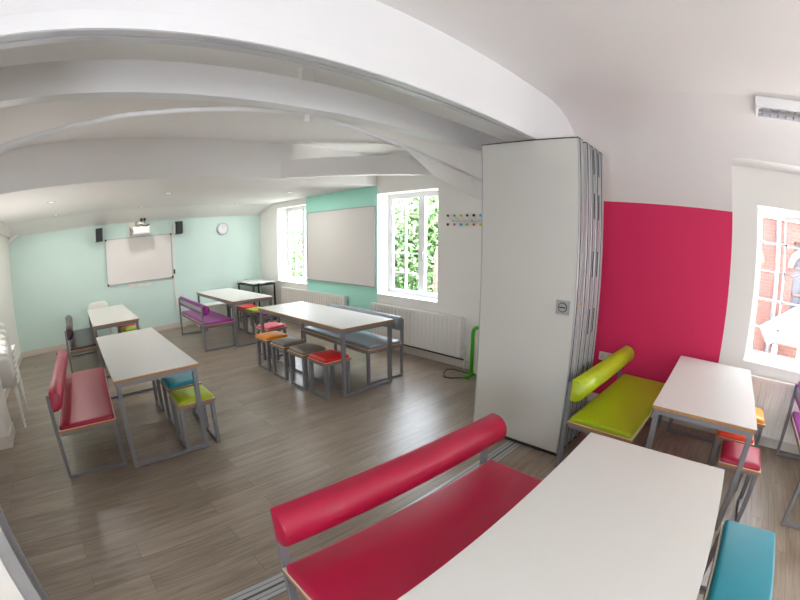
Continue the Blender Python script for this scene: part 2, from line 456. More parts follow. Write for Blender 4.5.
# ------------------------------------------------------------------ furniture
ZTOP = 0.74
def table(name, x0, x1, y0, y1, rz, label, group, z=ZTOP, frame='frame', edge=True, leg=.038):
    """long side along local x; floor bars under the short ends"""
    L, W = x1-x0, y1-y0
    cx, cy = (x0+x1)/2, (y0+y1)/2
    swap = W > L
    if swap: L, W = W, L
    t = empty(name, (cx, cy, 0), (PI/2 if swap else 0)+rz, label, 'table', group)
    MB().box(-L/2, L/2, -W/2, W/2, z-.006, z, .0015).build('tabletop', 'laminate', t)
    if edge: MB().box(-L/2+.0008, L/2-.0008, -W/2+.0008, W/2-.0008, z-.026, z-.0062, .001).build('tabletop_edge', 'ply', t)
    zt = z-.0265
    i = .014; b = MB(); h = .036
    b.box(-L/2+i, L/2-i, -W/2+i, -W/2+i+.025, zt-h, zt); b.box(-L/2+i, L/2-i, W/2-i-.025, W/2-i, zt-h, zt)
    b.box(-L/2+i, -L/2+i+.025, -W/2+i+.025, W/2-i-.025, zt-h, zt); b.box(L/2-i-.025, L/2-i, -W/2+i+.025, W/2-i-.025, zt-h, zt)
    b.build('apron', frame, t)
    for sx in (-1, 1):
        for sy in (-1, 1):
            xa = sx*(L/2-i-leg/2); ya = sy*(W/2-i-leg/2)
            MB().box(xa-leg/2, xa+leg/2, ya-leg/2, ya+leg/2, 0, zt-h-.0003, .002).build('leg', frame, t)
        xa = sx*(L/2-i-leg/2)
        MB().box(xa-leg/2+.003, xa+leg/2-.003, -W/2+i+leg, W/2-i-leg, .004, .032, .002).build('floor_bar', frame, t)
    return t

table('dining_table', .2086, .9218, 3.125, 5.0, 0, 'white topped table between the crimson bench and the lime and teal stools', 'white tables on grey frames')
table('dining_table', .222, .913, 5.86, 7.78, 0, 'white topped table farthest left, by the projector wall, with the dark aubergine bench', 'white tables on grey frames')
table('dining_table', 2.4755, 3.198, 3.267, 5.177, 0, 'white topped table in front of the slate grey bench and radiator', 'white tables on grey frames')
table('dining_table', 2.457, 3.178, 6.048, 7.98, 0, 'white topped table beside the purple bench near the clock wall', 'white tables on grey frames')
table('dining_table', 2.531, 4.0, -.3875, .335, 0, 'white topped table between the lime bench and the right hand window', 'white tables on grey frames')
table('dining_table', .40, 1.906, -.192, .541, 0, 'largest looking white tabletop in the foreground, overlapping the long crimson bench', 'white tables on grey frames')

def bench(col, L, loc, rz, label, back=True, D=.52, zs=.455, name='upholstered_bench', strip=False):
    """long side along local x, front towards -y, backrest on +y side"""
    t = empty(name, loc, rz, label, 'bench', 'low upholstered benches')
    c = cushion(L-.012, D-.03, zs-.040, .034, .028, .006, .03); c.build('seat_cushion', col, t, True)
    MB().box(-L/2, L/2, -D/2+.005, D/2-.005, zs-.0445, zs-.0403, .001).build('seat_piping', 'piping', t)
    MB().box(-L/2, L/2, -D/2+.005, D/2-.005, zs-.063, zs-.0448, .001).build('seat_board', 'ply', t)
    zr = zs-.0633; b = MB(); i = .012; h = .03
    b.box(-L/2+i, L/2-i, -D/2+i+.005, -D/2+i+.03, zr-h, zr); b.box(-L/2+i, L/2-i, D/2-i-.03, D/2-i-.005, zr-h, zr)
    b.box(-L/2+i, -L/2+i+.03, -D/2+i+.03, D/2-i-.03, zr-h, zr); b.box(L/2-i-.03, L/2-i, -D/2+i+.03, D/2-i-.03, zr-h, zr)
    b.build('seat_frame', 'frame', t)
    g = .034
    for s in (-1, 1):
        x = s*(L/2-i-g/2)
        MB().box(x-g/2, x+g/2, -D/2+.01, -D/2+.01+g, 0, zr-h-.0003, .002).build('leg', 'frame', t)
        if back:
            y0 = D/2+.002
            MB().box(x-g/2, x+g/2, y0, y0+.03, 0, .70, .002).build('back_post', 'frame', t)
            MB().box(x-g/2+.003, x+g/2-.003, -D/2+.01+g, y0, .004, .03, .002).build('floor_bar', 'frame', t)
        else:
            MB().box(x-g/2, x+g/2, D/2-.01-g, D/2-.01, 0, zr-h-.0003, .002).build('leg', 'frame', t)
            MB().box(x-g/2+.003, x+g/2-.003, -D/2+.01+g, D/2-.01-g, .004, .03, .002).build('floor_bar', 'frame', t)
    if back:
        zc, rr, dp = .645, .080, .092; y0 = D/2
        prof = [(y0, zc-rr)]
        for k in range(1, 16):
            a = -PI/2+PI*k/16
            prof.append((y0-.012-dp*math.cos(a)**.85, zc+rr*math.sin(a)))
        prof.append((y0, zc+rr))
        m = MB(); bm = m.bm; rings = []
        for x, k in ((-L/2+.004, .94), (-L/2+.010, 1), (-L/4, 1), (0, 1), (L/4, 1), (L/2-.010, 1), (L/2-.004, .94)):
            rings.append([bm.verts.new((x, y0-(y0-p[0])*k, zc+(p[1]-zc)*k)) for p in prof])
        n = len(prof)
        for a, b2 in zip(rings, rings[1:]):
            for k in range(n): bm.faces.new([a[k], a[(k+1) % n], b2[(k+1) % n], b2[k]])
        bm.faces.new(rings[0][::-1]); bm.faces.new(rings[-1])
        br = m.build('backrest', col, t, True)
        MB().box(-L/2+i+g, L/2-i-g, D/2+.001, D/2+.012, zc-.03, zc+.03, .002).build('back_rail', 'alu' if strip else 'frame', t)
    return t

# back of bench faces local +y.  rz=pi/2 puts the back on the -x side
bench('crimson', 1.58, (-.045, 4.03, 0), PI/2-.045, 'crimson bench with roll backrest at the left hand table', D=.52)
bench('aubergine', 1.56, (.080, 6.92, 0), PI/2, 'dark aubergine bench with roll backrest near the projector wall')
bench('slate', 1.46, (3.185, 4.085, 0), -PI/2-.04, 'slate grey bench with backrest in front of the radiator')
bench('purple', 1.60, (2.28, 6.96, 0), PI/2-.03, 'purple bench seen from its back in front of the clock wall', strip=True)
bench('crimson', 1.32, (1.150, .862, 0), -.055, 'long crimson bench in the foreground along the floor track')
bench('lime', 1.37, (3.335, .675, 0), -.03, 'lime green bench against the folding partition and magenta wall')
bench('teal', 1.29, (1.33, -.462, 0), 0, 'backless teal bench at the lower right corner', back=False, D=.35, zs=.468)
bench('purple', 1.28, (3.45, -1.195, 0), 0, 'purple bench cut off by the right edge, by the radiator', name='upholstered_bench')

SZ = .447
def make_stool(label, loc, rz):
    t = empty('stool', loc, rz, label, 'stool', 'square stools tucked under the tables')
    W = .355
    return t, W
stool_parts = {}
def stool(col, cx, cy, rz, label):
    """side frames lie in planes of constant local x"""
    t = empty('stool', (cx, cy, 0), rz, label, 'stool', 'square upholstered stools')
    W = .34
    if not stool_parts:
        P = stool_parts
        c = cushion(W-.02, W-.02, SZ-.040, .036, .045, .010, .028); P['c'] = c.build('seat_cushion', col, t, True)
        P['p'] = MB().box(-W/2+.002, W/2-.002, -W/2+.002, W/2-.002, SZ-.0435, SZ-.0403, .001).build('seat_piping', 'piping', t)
        P['b'] = MB().box(-W/2, W/2, -W/2, W/2, SZ-.062, SZ-.0438, .001).build('seat_board', 'ply', t)
        z = SZ-.0623; i = .012; g = .034
        b = MB(); b.box(-W/2+i, W/2-i, -W/2+i, -W/2+i+g, z-.022, z); b.box(-W/2+i, W/2-i, W/2-i-g, W/2-i, z-.022, z)
        b.box(-W/2+i, -W/2+i+g, -W/2+i+g, W/2-i-g, z-.022, z); b.box(W/2-i-g, W/2-i, -W/2+i+g, W/2-i-g, z-.022, z)
        P['f'] = b.build('seat_frame', 'frame', t)
        P['l'] = []
        for sx in (-1, 1):
            x = sx*(W/2-i-g/2)
            for sy in (-1, 1):
                y = sy*(W/2-i-g/2)
                P['l'].append(MB().box(x-g/2, x+g/2, y-g/2, y+g/2, 0, z-.0223, .002).build('leg', 'frame', t))
            P['l'].append(MB().box(x-g/2+.003, x+g/2-.003, -W/2+i+g, W/2-i-g, .004, .03, .002).build('floor_bar', 'frame', t))
    else:
        P = stool_parts
        for o in [P['c'], P['p'], P['b'], P['f']]+P['l']:
            c = o.copy(); C.objects.link(c); c.parent = t
            if o is P['c']:
                c.data = o.data.copy(); c.data.materials[0] = M[col]
    return t
stool('lime', .875, 3.34, 0, 'lime green stool at the near end of the left table')
stool('teal', .905, 3.80, 0, 'teal stool behind the lime stool under the left table')
stool('taupe', .90, 4.34, 0, 'stool mostly hidden under the left table beyond the teal stool')
stool('red', 2.45, 3.48, 0, 'red stool nearest the camera at the middle table')
stool('taupe', 2.44, 3.89, 0, 'taupe grey stool right behind the red stool')
stool('taupe', 2.45, 4.33, .02, 'taupe grey stool next to the orange stool')
stool('orange', 2.46, 4.78, 0, 'orange stool at the far end of the stool row of the middle table')
stool('pink', 2.74, 5.33, .12, 'pink stool at the far short end of the middle table')
stool('purple', 3.20, 6.34, 0, 'purple stool at the clock wall table, nearest of its row')
stool('lime', 3.22, 6.83, 0, 'lime stool between red and purple stools by the clock wall table')
stool('red', 3.24, 7.28, 0, 'red stool at the clock wall table behind the lime one')
stool('slate', 3.26, 7.85, 0, 'dark grey stool farthest of the row by the clock wall table')
stool('lime', .915, 7.02, 0, 'lime stool at the table under the projector')
stool('red', .905, 7.47, 0, 'red stool behind the lime one under the projector table')
stool('crimson', 2.87, -.375, PI/2, 'crimson stool under the right hand table, nearest the camera')
stool('orange_red', 3.30, -.325, PI/2, 'orange red stool in the middle under the right hand table')
stool('orange', 3.79, -.45, PI/2, 'orange stool nearest the radiator at the right hand table')

# small white table in the far corner
table('side_table', 3.56, 4.10, 7.64, 8.46, 0, 'small white table with black legs in the far corner', None, z=.80, frame='black', edge=False, leg=.03)
t = empty('charging_dock', (3.70, 8.32, .80), 0, 'small white device lying on the corner table', 'device')
MB().box(-.09, .09, -.06, .06, 0, .03, .008).build('body', 'white_plastic', t)
MB().box(-.06, .06, -.061, -.03, .031, .045, .004).build('lid', 'alu', t)
# low white box standing in for unidentified clutter under the clock
t = empty('clutter_box', (2.82, 8.27, 0), 0, 'plain white box standing in for unidentified clutter against the clock wall', 'box')
MB().box(-.28, .28, -.18, .18, 0, .40, .01).build('body', 'white_plastic', t)
MB().box(-.29, .29, -.19, .19, .401, .425, .006).build('lid', 'white_plastic', t)

# ------------------------------------------------------------------ white plastic chairs
def chair_mesh(t):
    # one-piece shell: seat curving up into the back
    m = MB(); bm = m.bm; N = 12
    path = [(-.20, .44), (-.19, .452), (-.10, .445), (0, .438), (.10, .435), (.17, .445), (.205, .485), (.225, .55), (.245, .65), (.262, .75), (.272, .80)]
    rows = []
    for (y, z) in path:
        row = []
        w = .215 if z < .5 else .215-.02*(z-.5)/.3
        for i in range(N+1):
            u = -1+2*i/N
            zz = z+.012*abs(u)**3 if z < .46 else z-(.05*abs(u)**6 if z > .76 else 0)
            yy = y-(0 if z < .46 else .018*u*u)
            row.append(bm.verts.new((u*w, yy, zz)))
        rows.append(row)
    for a, b in zip(rows, rows[1:]):
        for i in range(N): bm.faces.new([a[i], a[i+1], b[i+1], b[i]])
    o = m.build('shell', 'white_plastic', t, True)
    md = o.modifiers.new('t', 'SOLIDIFY'); md.thickness = .009; md.offset = -1
    out = [o]
    for sx in (-1, 1):
        for (ya, yb) in ((-.17, -.22), (.17, .24)):
            out.append(MB().bar((sx*.19, yb, 0), (sx*.175, ya, .432), .03, .024).build('leg', 'white_plastic', t))
    return out
ch = empty('plastic_chair', (.47, 8.08, 0), 0, 'white plastic chair behind the far left table against the teal wall', 'chair', None)
cparts = chair_mesh(ch)
for k in range(7):
    words = ['lowest', 'second from the bottom', 'third from the bottom', 'middle one', 'third from the top', 'second from the top', 'topmost'][k]
    c = empty('plastic_chair', (-1.07, 4.95+k*.018, k*.056), PI, 'white plastic chair, %s of the stack behind the left pier' % words, 'chair', 'stacked white plastic chairs')
    for o in cparts:
        d = o.copy(); C.objects.link(d); d.parent = c
# ------------------------------------------------------------------ folding partition
px = [2.84, 3.0, 3.112, 3.226, 3.34]
for k, x in enumerate(px):
    words = ['front panel with round lock plate, nearest the camera', 'second leaf behind the front panel', 'third leaf in the parked stack', 'fourth leaf in the parked stack', 'last leaf of the stack towards the magenta wall'][k]
    t = empty('partition_panel', (x, 1.4785, 0), 0, 'white folding partition leaf, '+words, 'partition panel', 'parked folding partition leaves')
    T = .088; W = .42
    MB().box(.003, T-.003, -W+.004, W-.004, .03, 2.419).build('core', 'panel', t)
    e = MB()
    for s in (-1, 1):
        e.box(0, .022, s*W-.010 if s > 0 else -W, s*W if s > 0 else -W+.010, 0.02, 2.42, .002)
        e.box(T-.022, T, s*W-.010 if s > 0 else -W, s*W if s > 0 else -W+.010, 0.02, 2.42, .002)
        e.box(.03, T-.03, s*W-.006 if s > 0 else -W-.006, s*W+.006 if s > 0 else -W+.006, 0.02, 2.42)
    e.build('edge_profile', 'alu', t)
    g = MB()
    for s in (-1, 1):
        g.box(.0225, .0298, s*(W-.003)-.005, s*(W-.003)+.005, 0.02, 2.42); g.box(T-.0295, T-.0225, s*(W-.003)-.005, s*(W-.003)+.005, 0.02, 2.42)
    g.build('edge_seal', 'dark_seal', t)
    MB().box(.0, T, -W, W, 2.4205, 2.4275).build('top_seal', 'dark_seal', t)
    MB().box(.004, T-.004, -W+.002, W-.002, .0045, .0198).build('bottom_seal', 'dark_seal', t)
    if k in (2, 3):
        q = MB()
        for z in (.5, .95, 1.4, 1.85, 2.2): q.box(.032, T-.032, -W-.0075, -W-.0062, z, z+.2)
        q.build('latch_slot', 'dark_seal', t)
    if k == 0:
        pl_ = MB(); pl_.box(-.004, .0025, -.375, -.265, 1.13, 1.235, .001); lp = pl_.build('lock_plate', 'alu', t)
        MB().cyl((-.0055, -.32, 1.183), .036, .003, 'x', 28).build('lock_ring', 'dark_seal', lp)
        MB().cyl((-.009, -.32, 1.183), .030, .004, 'x', 28).build('lock_disc', 'alu', lp)
        MB().box(-.0135, -.0112, -.345, -.295, 1.179, 1.187).build('lock_slot', 'dark_seal', lp)
    if k == 1:
        MB().cyl((-.012, -W+.02, 1.20), .008, .028, 'x', 12).build('brass_pin', 'orange', t)
    MB().cyl((T/2, -.024, 2.434), .012, .014, 'z', 12).build('carrier_bolt', 'dark_seal', t)

# ------------------------------------------------------------------ radiators
def radiator(name, y0, y1, z0, z1, label, x=4.12):
    t = empty(name, (x, (y0+y1)/2, 0), 0, label, 'radiator', 'white panel radiators')
    L = y1-y0; h = L/2
    b = MB(); bm = b.bm
    # corrugated front panel facing -x
    n = int(L/.072); prof = []
    for i in range(n):
        ya = -h+.012+(L-.024)*i/n; p = (L-.024)/n
        prof += [(0.0, ya), (0.0, ya+p*.55), (.008, ya+p*.68), (.008, ya+p*.87)]
    prof.append((0.0, h-.012))
    rows = [[bm.verts.new((q[0], q[1], z)) for q in prof] for z in (z0+.025, z1-.03)]
    for i in range(len(prof)-1): bm.faces.new([rows[0][i], rows[0][i+1], rows[1][i+1], rows[1][i]])
    b.box(-.002, .012, -h, -h+.012, z0, z1); b.box(-.002, .012, h-.012, h, z0, z1)
    b.box(-.002, .012, -h+.012, h-.012, z0, z0+.025, .002); b.box(-.002, .012, -h+.012, h-.012, z1-.03, z1-.0035, .002)
    b.build('front_panel', 'radiator', t)
    MB().box(.045, .058, -h+.002, h-.002, z0+.01, z1-.01, .002).build('rear_panel', 'radiator', t)
    g = MB(); g.box(-.003, .062, -h-.002, h+.002, z1-.003, z1+.006)
    g.box(.014, .060, -h-.002, -h+.0, z0+.02, z1-.003); g.box(.014, .060, h, h+.002, z0+.02, z1-.003)
    g.build('top_grille', 'radiator', t)
    v = MB(); v.tube([(.03, -h-.004, z0+.04), (.03, -h-.05, z0+.04), (.03, -h-.05, .0)], .008, 8)
    v.build('pipe', 'radiator', t)
    MB().cyl((.03, -h-.05, z0+.075), .017, .06, 'z', 16).build('valve', 'white_plastic', t)
    for y in (-h*.7, h*.7): MB().box(.0585, XR-x-.0005, y-.02, y+.02, z0+.1, z1-.1).build('wall_bracket', 'radiator', t)
radiator('radiator', 3.02, 4.70, .15, .655, 'long white radiator under the window with green foliage')
radiator('radiator', 5.36, 7.48, .15, .685, 'white radiator between the far window and the mint whiteboard wall')
radiator('radiator', -1.55, -.22, .12, .66, 'white radiator under the right hand window by the brick building')
struct(MB().tube([(XR-.03, 3.0, .115), (XR-.03, 8.4, .115)], .010, 8), 'trim_6', 'cable')

# ------------------------------------------------------------------ things on the walls
def whiteboard(name, label, o, u, L, H, ):
    pass
# projector wall board
t = empty('whiteboard', (1.43, YB, 0), 0, 'white projection board with black corners on the pale teal wall', 'whiteboard')
MB().box(-.69, .69, -.022, -.002, 1.055, 1.917).build('writing_surface', 'board', t)
f = MB(); x0, x1, z0, z1 = -.705, .705, 1.04, 1.93; w = .015
f.box(x0, x1, -.03, -.001, z0, z0+w); f.box(x0, x1, -.03, -.001, z1-w, z1); f.box(x0, x0+w, -.03, -.001, z0+w, z1-w); f.box(x1-w, x1, -.03, -.001, z0+w, z1-w)
f.build('board_frame', 'alu', t)
for (x, z) in ((x0, z0), (x1-.03, z0), (x0, z1-.03), (x1-.03, z1-.03)):
    MB().box(x-.003, x+.033, -.034, -.0305, z-.003, z+.033, .001).build('corner_cap', 'black', t)
# long board on the mint wall
t = empty('whiteboard', (XR, 5.62, 0), 0, 'long whiteboard on the mint green wall between the windows', 'whiteboard')
MB().box(-.018, -.002, -.92, .92, .90, 2.11).build('writing_surface', 'board', t)
f = MB(); y0, y1, z0, z1 = -.935, .935, .885, 2.125
f.box(-.026, -.001, y0, y1, z0, z0+w); f.box(-.026, -.001, y0, y1, z1-w, z1); f.box(-.026, -.001, y0, y0+w, z0+w, z1-w); f.box(-.026, -.001, y1-w, y1, z0+w, z1-w)
f.build('board_frame', 'alu', t)
# speakers
for x, words in ((.60, 'black wall speaker left of the projection board'), (2.275, 'black wall speaker right of the projection board')):
    t = empty('wall_speaker', (x, YB, 2.03), 0, words, 'speaker', 'pair of black wall speakers')
    MB().box(-.068, .068, -.19, -.05, -.125, .125, .006).build('cabinet', 'black', t)
    MB().box(-.058, .058, -.197, -.1905, -.115, .115, .002).build('grille', 'dark_seal', t)
    MB().box(-.095, -.069, -.12, -.001, -.11, .09, .003).build('side_bracket', 'white_plastic', t); MB().box(-.0685, .02, -.0495, -.001, -.04, .04).build('wall_bracket', 'white_plastic', t)
# clock
t = empty('wall_clock', (3.29, YB, 1.955), 0, 'round silver rimmed clock on the pale teal wall', 'clock')
MB().cyl((0, -.022, 0), .128, .04, 'y', 40).build('case', 'alu', t, True)
MB().cyl((0, -.0435, 0), .108, .002, 'y', 40).build('dial', 'clock_face', t)
for k in range(12):
    a = k*PI/6; MB().box(math.sin(a)*.09-.005, math.sin(a)*.09+.005, -.0465, -.0446, math.cos(a)*.09-.005, math.cos(a)*.09+.005).build('hour_mark', 'black', t)
b = MB(); b.bar((0, -.048, 0), (.045, -.048, .035), .006, .002); b.build('hour_hand', 'black', t)
b = MB(); b.bar((0, -.0505, 0), (-.02, -.0505, .08), .004, .002); b.build('minute_hand', 'black', t)
# sockets
def socket(name, label, origin, axis, w, h, n=2):
    t = empty(name, origin, 0, label, 'socket', None)
    if axis == 'y':
        MB().box(-w/2, w/2, -.012, -.001, -h/2, h/2, .002).build('faceplate', 'white_plastic', t)
        for i in range(n):
            c = -w/2+w*(i+.5)/n
            MB().box(c-.012, c+.012, -.0135, -.0122, -.012, .012).build('outlet', 'skirting', t)
    else:
        MB().box(-.012, -.001, -w/2, w/2, -h/2, h/2, .002).build('faceplate', 'white_plastic', t)
        for i in range(n):
            c = -w/2+w*(i+.5)/n; b = MB()
            b.box(-.0135, -.0122, c-.016, c+.016, -.022, .022)
            b.build('outlet', 'skirting', t)
socket('wall_socket', 'leftmost white double socket under the projection board', (1.235, YB, .98), 'y', .15, .09)
socket('wall_socket', 'small middle white socket under the projection board', (1.41, YB, .98), 'y', .08, .09, 1)
socket('wall_socket', 'rightmost white double socket under the projection board', (1.585, YB, .985), 'y', .15, .09)
socket('wall_socket', 'white double socket on the magenta wall', (XR, 1.16, .525), 'x', .16, .088)
# cable trunking
t = empty('cable_trunking', (2.165, YB, 0), 0, 'white vertical cable trunking beside the projection board', 'trunking')
MB().box(-.02, .02, -.022, -.001, .425, 1.95, .002).build('channel', 'white_plastic', t)
MB().box(-.018, .085, -.023, -.001, .385, .4245, .002).build('foot_piece', 'white_plastic', t)
MB().box(-.014, .022, -.035, -.0225, 1.11, 1.20, .003).build('black_switch', 'black', t)
# projector
t = empty('projector', (1.43, YB, 2.05), 0, 'white short throw projector on a wall arm above the board', 'projector')
MB().box(-.21, .16, -.02, -.001, -.11, .17, .004).build('wall_plate', 'white_plastic', t)
MB().box(-.06, .06, -.30, -.02, .095, .135, .006).build('arm', 'white_plastic', t)
MB().box(-.17, .17, -.42, -.12, -.09, .045, .02).build('body', 'white_plastic', t, True)
MB().box(-.12, .12, -.425, -.421, -.06, .01, .002).build('lens_window', 'clock_face', t)
MB().tube([(-.19, -.10, .06), (-.2, -.2, .03), (-.19, -.28, -.04), (-.185, -.2, -.085)], .008, 6).build('side_cable', 'black', t)
MB().tube([(-.08, -.2, .14), (-.04, -.25, .16), (.02, -.25, .09), (.1, -.24, .06), (.19, -.24, .085), (.13, -.2, .05)], .009, 6).build('cable', 'black', t)
for x in (.03, .095):
    k = MB(); k.sphere((x, -.26, .185), .030, 12); k.cyl((x, -.26, .15), .008, .05, 'z', 8); k.build('camera_knob', 'black', t, True)
# coat rack with coloured balls
t = empty('coat_rack', (XR, 2.95, 0), 0, 'wire coat rack with coloured balls between window and partition', 'coat rack')
ys = [3.294-2.95, 3.19-2.95, 3.09-2.95, 2.995-2.95, 2.897-2.95, 2.80-2.95, 2.70-2.95]
up = ['ball_red', 'ball_green', 'ball_yellow', 'ball_maroon', 'ball_black', 'ball_blue', 'ball_orange']
lo = ['ball_black', 'ball_pink', 'ball_blue', 'ball_green', 'ball_orange', 'ball_yellow', 'ball_red']
b = MB()
for z in (1.868, 1.853): b.tube([(-.012, ys[0]-.05, z), (-.012, ys[-1]-.02, z)], .0022, 6)
for y in ys:
    b.tube([(-.012, y-.06, 1.868), (-.05, y-.02, 1.90), (-.045, y, 1.925)], .002, 6); b.tube([(-.012, y-.06, 1.853), (-.05, y-.02, 1.825), (-.045, y, 1.813)], .002, 6)
for y in (ys[0]-.05, 0, ys[-1]-.02): b.box(-.014, -.0005, y-.006, y+.006, 1.85, 1.872)
b.build('wire_frame', 'alu', t)
for y, a, c in zip(ys, up, lo):
    MB().sphere((-.045, y, 1.928), .017).build('ball', a, t, True); MB().sphere((-.045, y, 1.815), .017).build('ball', c, t, True)
# green tubular frame leaning at the wall behind the partition
t = empty('tubular_stand', (4.0, 2.5, 0), 0, 'bright green tubular stand behind the partition edge', 'stand')
pts = [(0, .25, .02)]
for k in range(9):
    a = PI/2*k/8; pts.append((0, .25-.07*(1-math.cos(a)), .54+.07*math.sin(a)))
for k in range(9):
    a = PI/2*k/8; pts.append((0, -.18-.07*math.sin(a), .54+.07*math.cos(a)))
pts.append((0, -.25, .02))
MB().tube(pts, .022, 14).build('tube', 'green_tube', t, True)
MB().box(-.012, .012, -.22, .205, .05, .50, .006).build('white_board', 'white_plastic', t)
for ya in (.23, -.27): MB().box(-.14, .14, ya, ya+.04, 0, .03, .004).build('foot', 'green_tube', t)
# dark cable looped on the floor
o = MB().tube([(4.10, 2.62, .006), (4.06, 2.78, .006), (4.05, 2.92, .006), (4.06, 3.06, .006), (3.99, 3.12, .006), (3.86, 3.06, .006), (3.74, 2.96, .006), (3.76, 2.88, .006), (3.85, 2.80, .006), (3.9, 2.7, .006)], .006, 8).build('floor_cable', 'cable', None, True)
tag(o, 'dark cable looped on the floor beside the green stand', 'cable')
# slim rod under the roof
t = empty('ceiling_rod', (1.60, 2.42, 2.58), 0, 'thin white rod rising to a bracket below the beam', 'rod')
zk = 0; Yr = 2.45
def atY(X28, z28):  # rod positions measured on the plane y = 2.8, moved to y = Yr along the sight line
    k = Yr/2.8; return (X28*k-1.60, Yr-2.42, 1.6447+(z28-1.6447)*k-2.58)
ex = atY(4.70, 2.27); el = atY(-1.45, 2.21)
MB().tube([el, atY(-.523, 2.403), atY(.312, 2.545), atY(1.197, 2.635), atY(1.779, 2.672)], .017, 10).build('left_run', 'gloss_white', t, True)
MB().tube([atY(1.779, 2.672), atY(2.327, 2.607), atY(4.152, 2.353), ex], .017, 10).build('right_run', 'gloss_white', t, True)
k = atY(1.779, 2.672)
b = MB(); b.box(k[0]-.05, k[0]+.05, k[1]-.02, k[1]+.02, k[2]-.018, k[2]+.02, .004); b.cyl((k[0], k[1], k[2]-.035), .02, .05, 'z', 14)
b.box(k[0]-.01, k[0]+.01, k[1]-.01, k[1]+.01, k[2]+.02, ZC-2.58); b.build('bracket', 'gloss_white', t)

# recessed downlights
def emis(name, c, s):
    m = bpy.data.materials.new(name); m.use_nodes = True; nt = m.node_tree
    b = nt.nodes['Principled BSDF']; b.inputs['Base Color'].default_value = (.9, .9, .9, 1)
    b.inputs['Emission Color'].default_value = c; b.inputs['Emission Strength'].default_value = s
    return m
M['lamp'] = emis('downlight_lamp', (1, .96, .88, 1), 1.2)
LP = [(-.27, 5.86, 'nearest the left wall, above the stacked chairs'), (-.26, 7.58, 'in the far left of the low ceiling'),
      (1.45, 5.95, 'in the middle of the low ceiling'), (3.46, 5.92, 'near the far window'), (3.30, 7.72, 'above the clock wall table'), (1.34, 7.60, 'in front of the projector')]
for k, (x, y, words) in enumerate(LP):
    t = empty('downlight', (x, y, ZL), 0, 'recessed round downlight '+words, 'ceiling light', 'recessed downlights')
    b = MB(); bm = b.bm; seg = 28
    r = [[bm.verts.new((math.cos(2*PI*i/seg)*q, math.sin(2*PI*i/seg)*q, z)) for i in range(seg)] for q, z in ((.062, -.0005), (.058, -.006), (.046, -.006), (.044, -.002))]
    for a, c in zip(r, r[1:]):
        for i in range(seg): bm.faces.new([a[i], a[(i+1) % seg], c[(i+1) % seg], c[i]])
    b.build('trim_ring', 'alu', t, True)
    MB().cyl((0, 0, -.002), .044, .002, 'z', 28).build('lamp_lens', 'lamp', t)
# fluorescent fitting on the right
t = empty('ceiling_light', (3.33, -.92, ZC), 0, 'white louvred strip light on the right hand ceiling', 'ceiling light')
b = MB(); b.box(-.13, .13, -.62, .62, -.055, -.001, .006)
b.box(-.13, -.115, -.62, .62, -.085, -.0551); b.box(.115, .13, -.62, .62, -.085, -.0551); b.box(-.115, .115, .60, .62, -.085, -.0551); b.box(-.115, .115, -.62, -.60, -.085, -.0551)
b.build('housing', 'gloss_white', t)
b = MB()
for k in range(17):
    y = -.56+k*.07; b.box(-.113, .113, y-.002, y+.002, -.083, -.058)
b.box(-.003, .003, -.598, .598, -.083, -.058)
b.build('louvre', 'alu', t)
b = MB(); b.tube([(-.06, -.58, -.064), (-.06, .58, -.064)], .0045, 10); b.tube([(.06, -.58, -.064), (.06, .58, -.064)], .0045, 10); b.build('tube', 'clock_face', t)

# ------------------------------------------------------------------ outside
M['bounce_paving'] = mat('pale_bounce_paving', srgb(200, 196, 188), 0.9, noise=.06, nscale=2)  # paleness chosen to bounce sunlight up onto the ceilings
gr = MB().box(4.6, 24, -18, 26, -1.3, -1.2).build('ground', 'bounce_paving'); gr['kind'] = 'structure'
def bush(name, c, r, n, label, m, cat, seed, squash=(1, 1, 1), leaf=.075):
    random.seed(seed); b = MB(); bm = b.bm
    for i in range(n):
        a, z = random.uniform(0, 2*PI), random.uniform(-1, 1); rr = random.uniform(.55, 1.0)
        s = math.sqrt(1-z*z)
        p = Vector((s*math.cos(a)*r*squash[0]*rr, s*math.sin(a)*r*squash[1]*rr, z*r*squash[2]*rr))
        u = Vector((random.gauss(0, 1), random.gauss(0, 1), random.gauss(0, 1))).normalized()
        v = u.cross(Vector((random.gauss(0, 1), random.gauss(0, 1), random.gauss(0, 1)))).normalized()
        L_ = leaf*random.uniform(.7, 1.4)
        q = [p-u*L_, p+v*L_*.45, p+u*L_, p-v*L_*.45]
        bm.faces.new([bm.verts.new(x) for x in q])
    # foliage is an object of its own with a stem below
    t = empty(name, (c[0], c[1], -1.2), 0, label, cat, 'bushes and trees outside')
    o = b.build('foliage', m, t); o.location = (0, 0, c[2]+1.2)
    MB().tube([(0, 0, 0), (.05, .02, (c[2]+1.2)*.5), (0, 0, c[2]+1.2)], .07, 8).build('trunk', 'bark', t, True)
bush('bush', (7.6, 6.6, .9), 1.15, 9000, 'leafy green bush outside the window nearest the coat rack', 'leaf', 'bush', 1, (1, 1.1, 1.4))
bush('bush', (9.6, 10.4, .9), 1.6, 9000, 'pale leafy bush outside, seen through the left panes', 'leaf_pale', 'bush', 2, (1, 1, 1.5))
bush('bush', (6.5, 12.4, .9), 1.3, 6500, 'leafy bush outside the far window', 'leaf', 'bush', 3, (1, 1.3, 1.2))
bush('tree', (13.5, 10.5, 3.2), 2.4, 5200, 'broad green tree crown high behind the bushes outside', 'leaf', 'tree', 4, (1, 1.8, .9), .16)
bush('bush', (6.1, 5.0, -.15), .75, 2200, 'low leafy bush at the foot of the bare trunk outside', 'leaf', 'bush', 6)
t = empty('tree_stump', (6.6, 5.42, -1.2), 0, 'pinkish brown tree trunk seen through the casement', 'tree trunk')
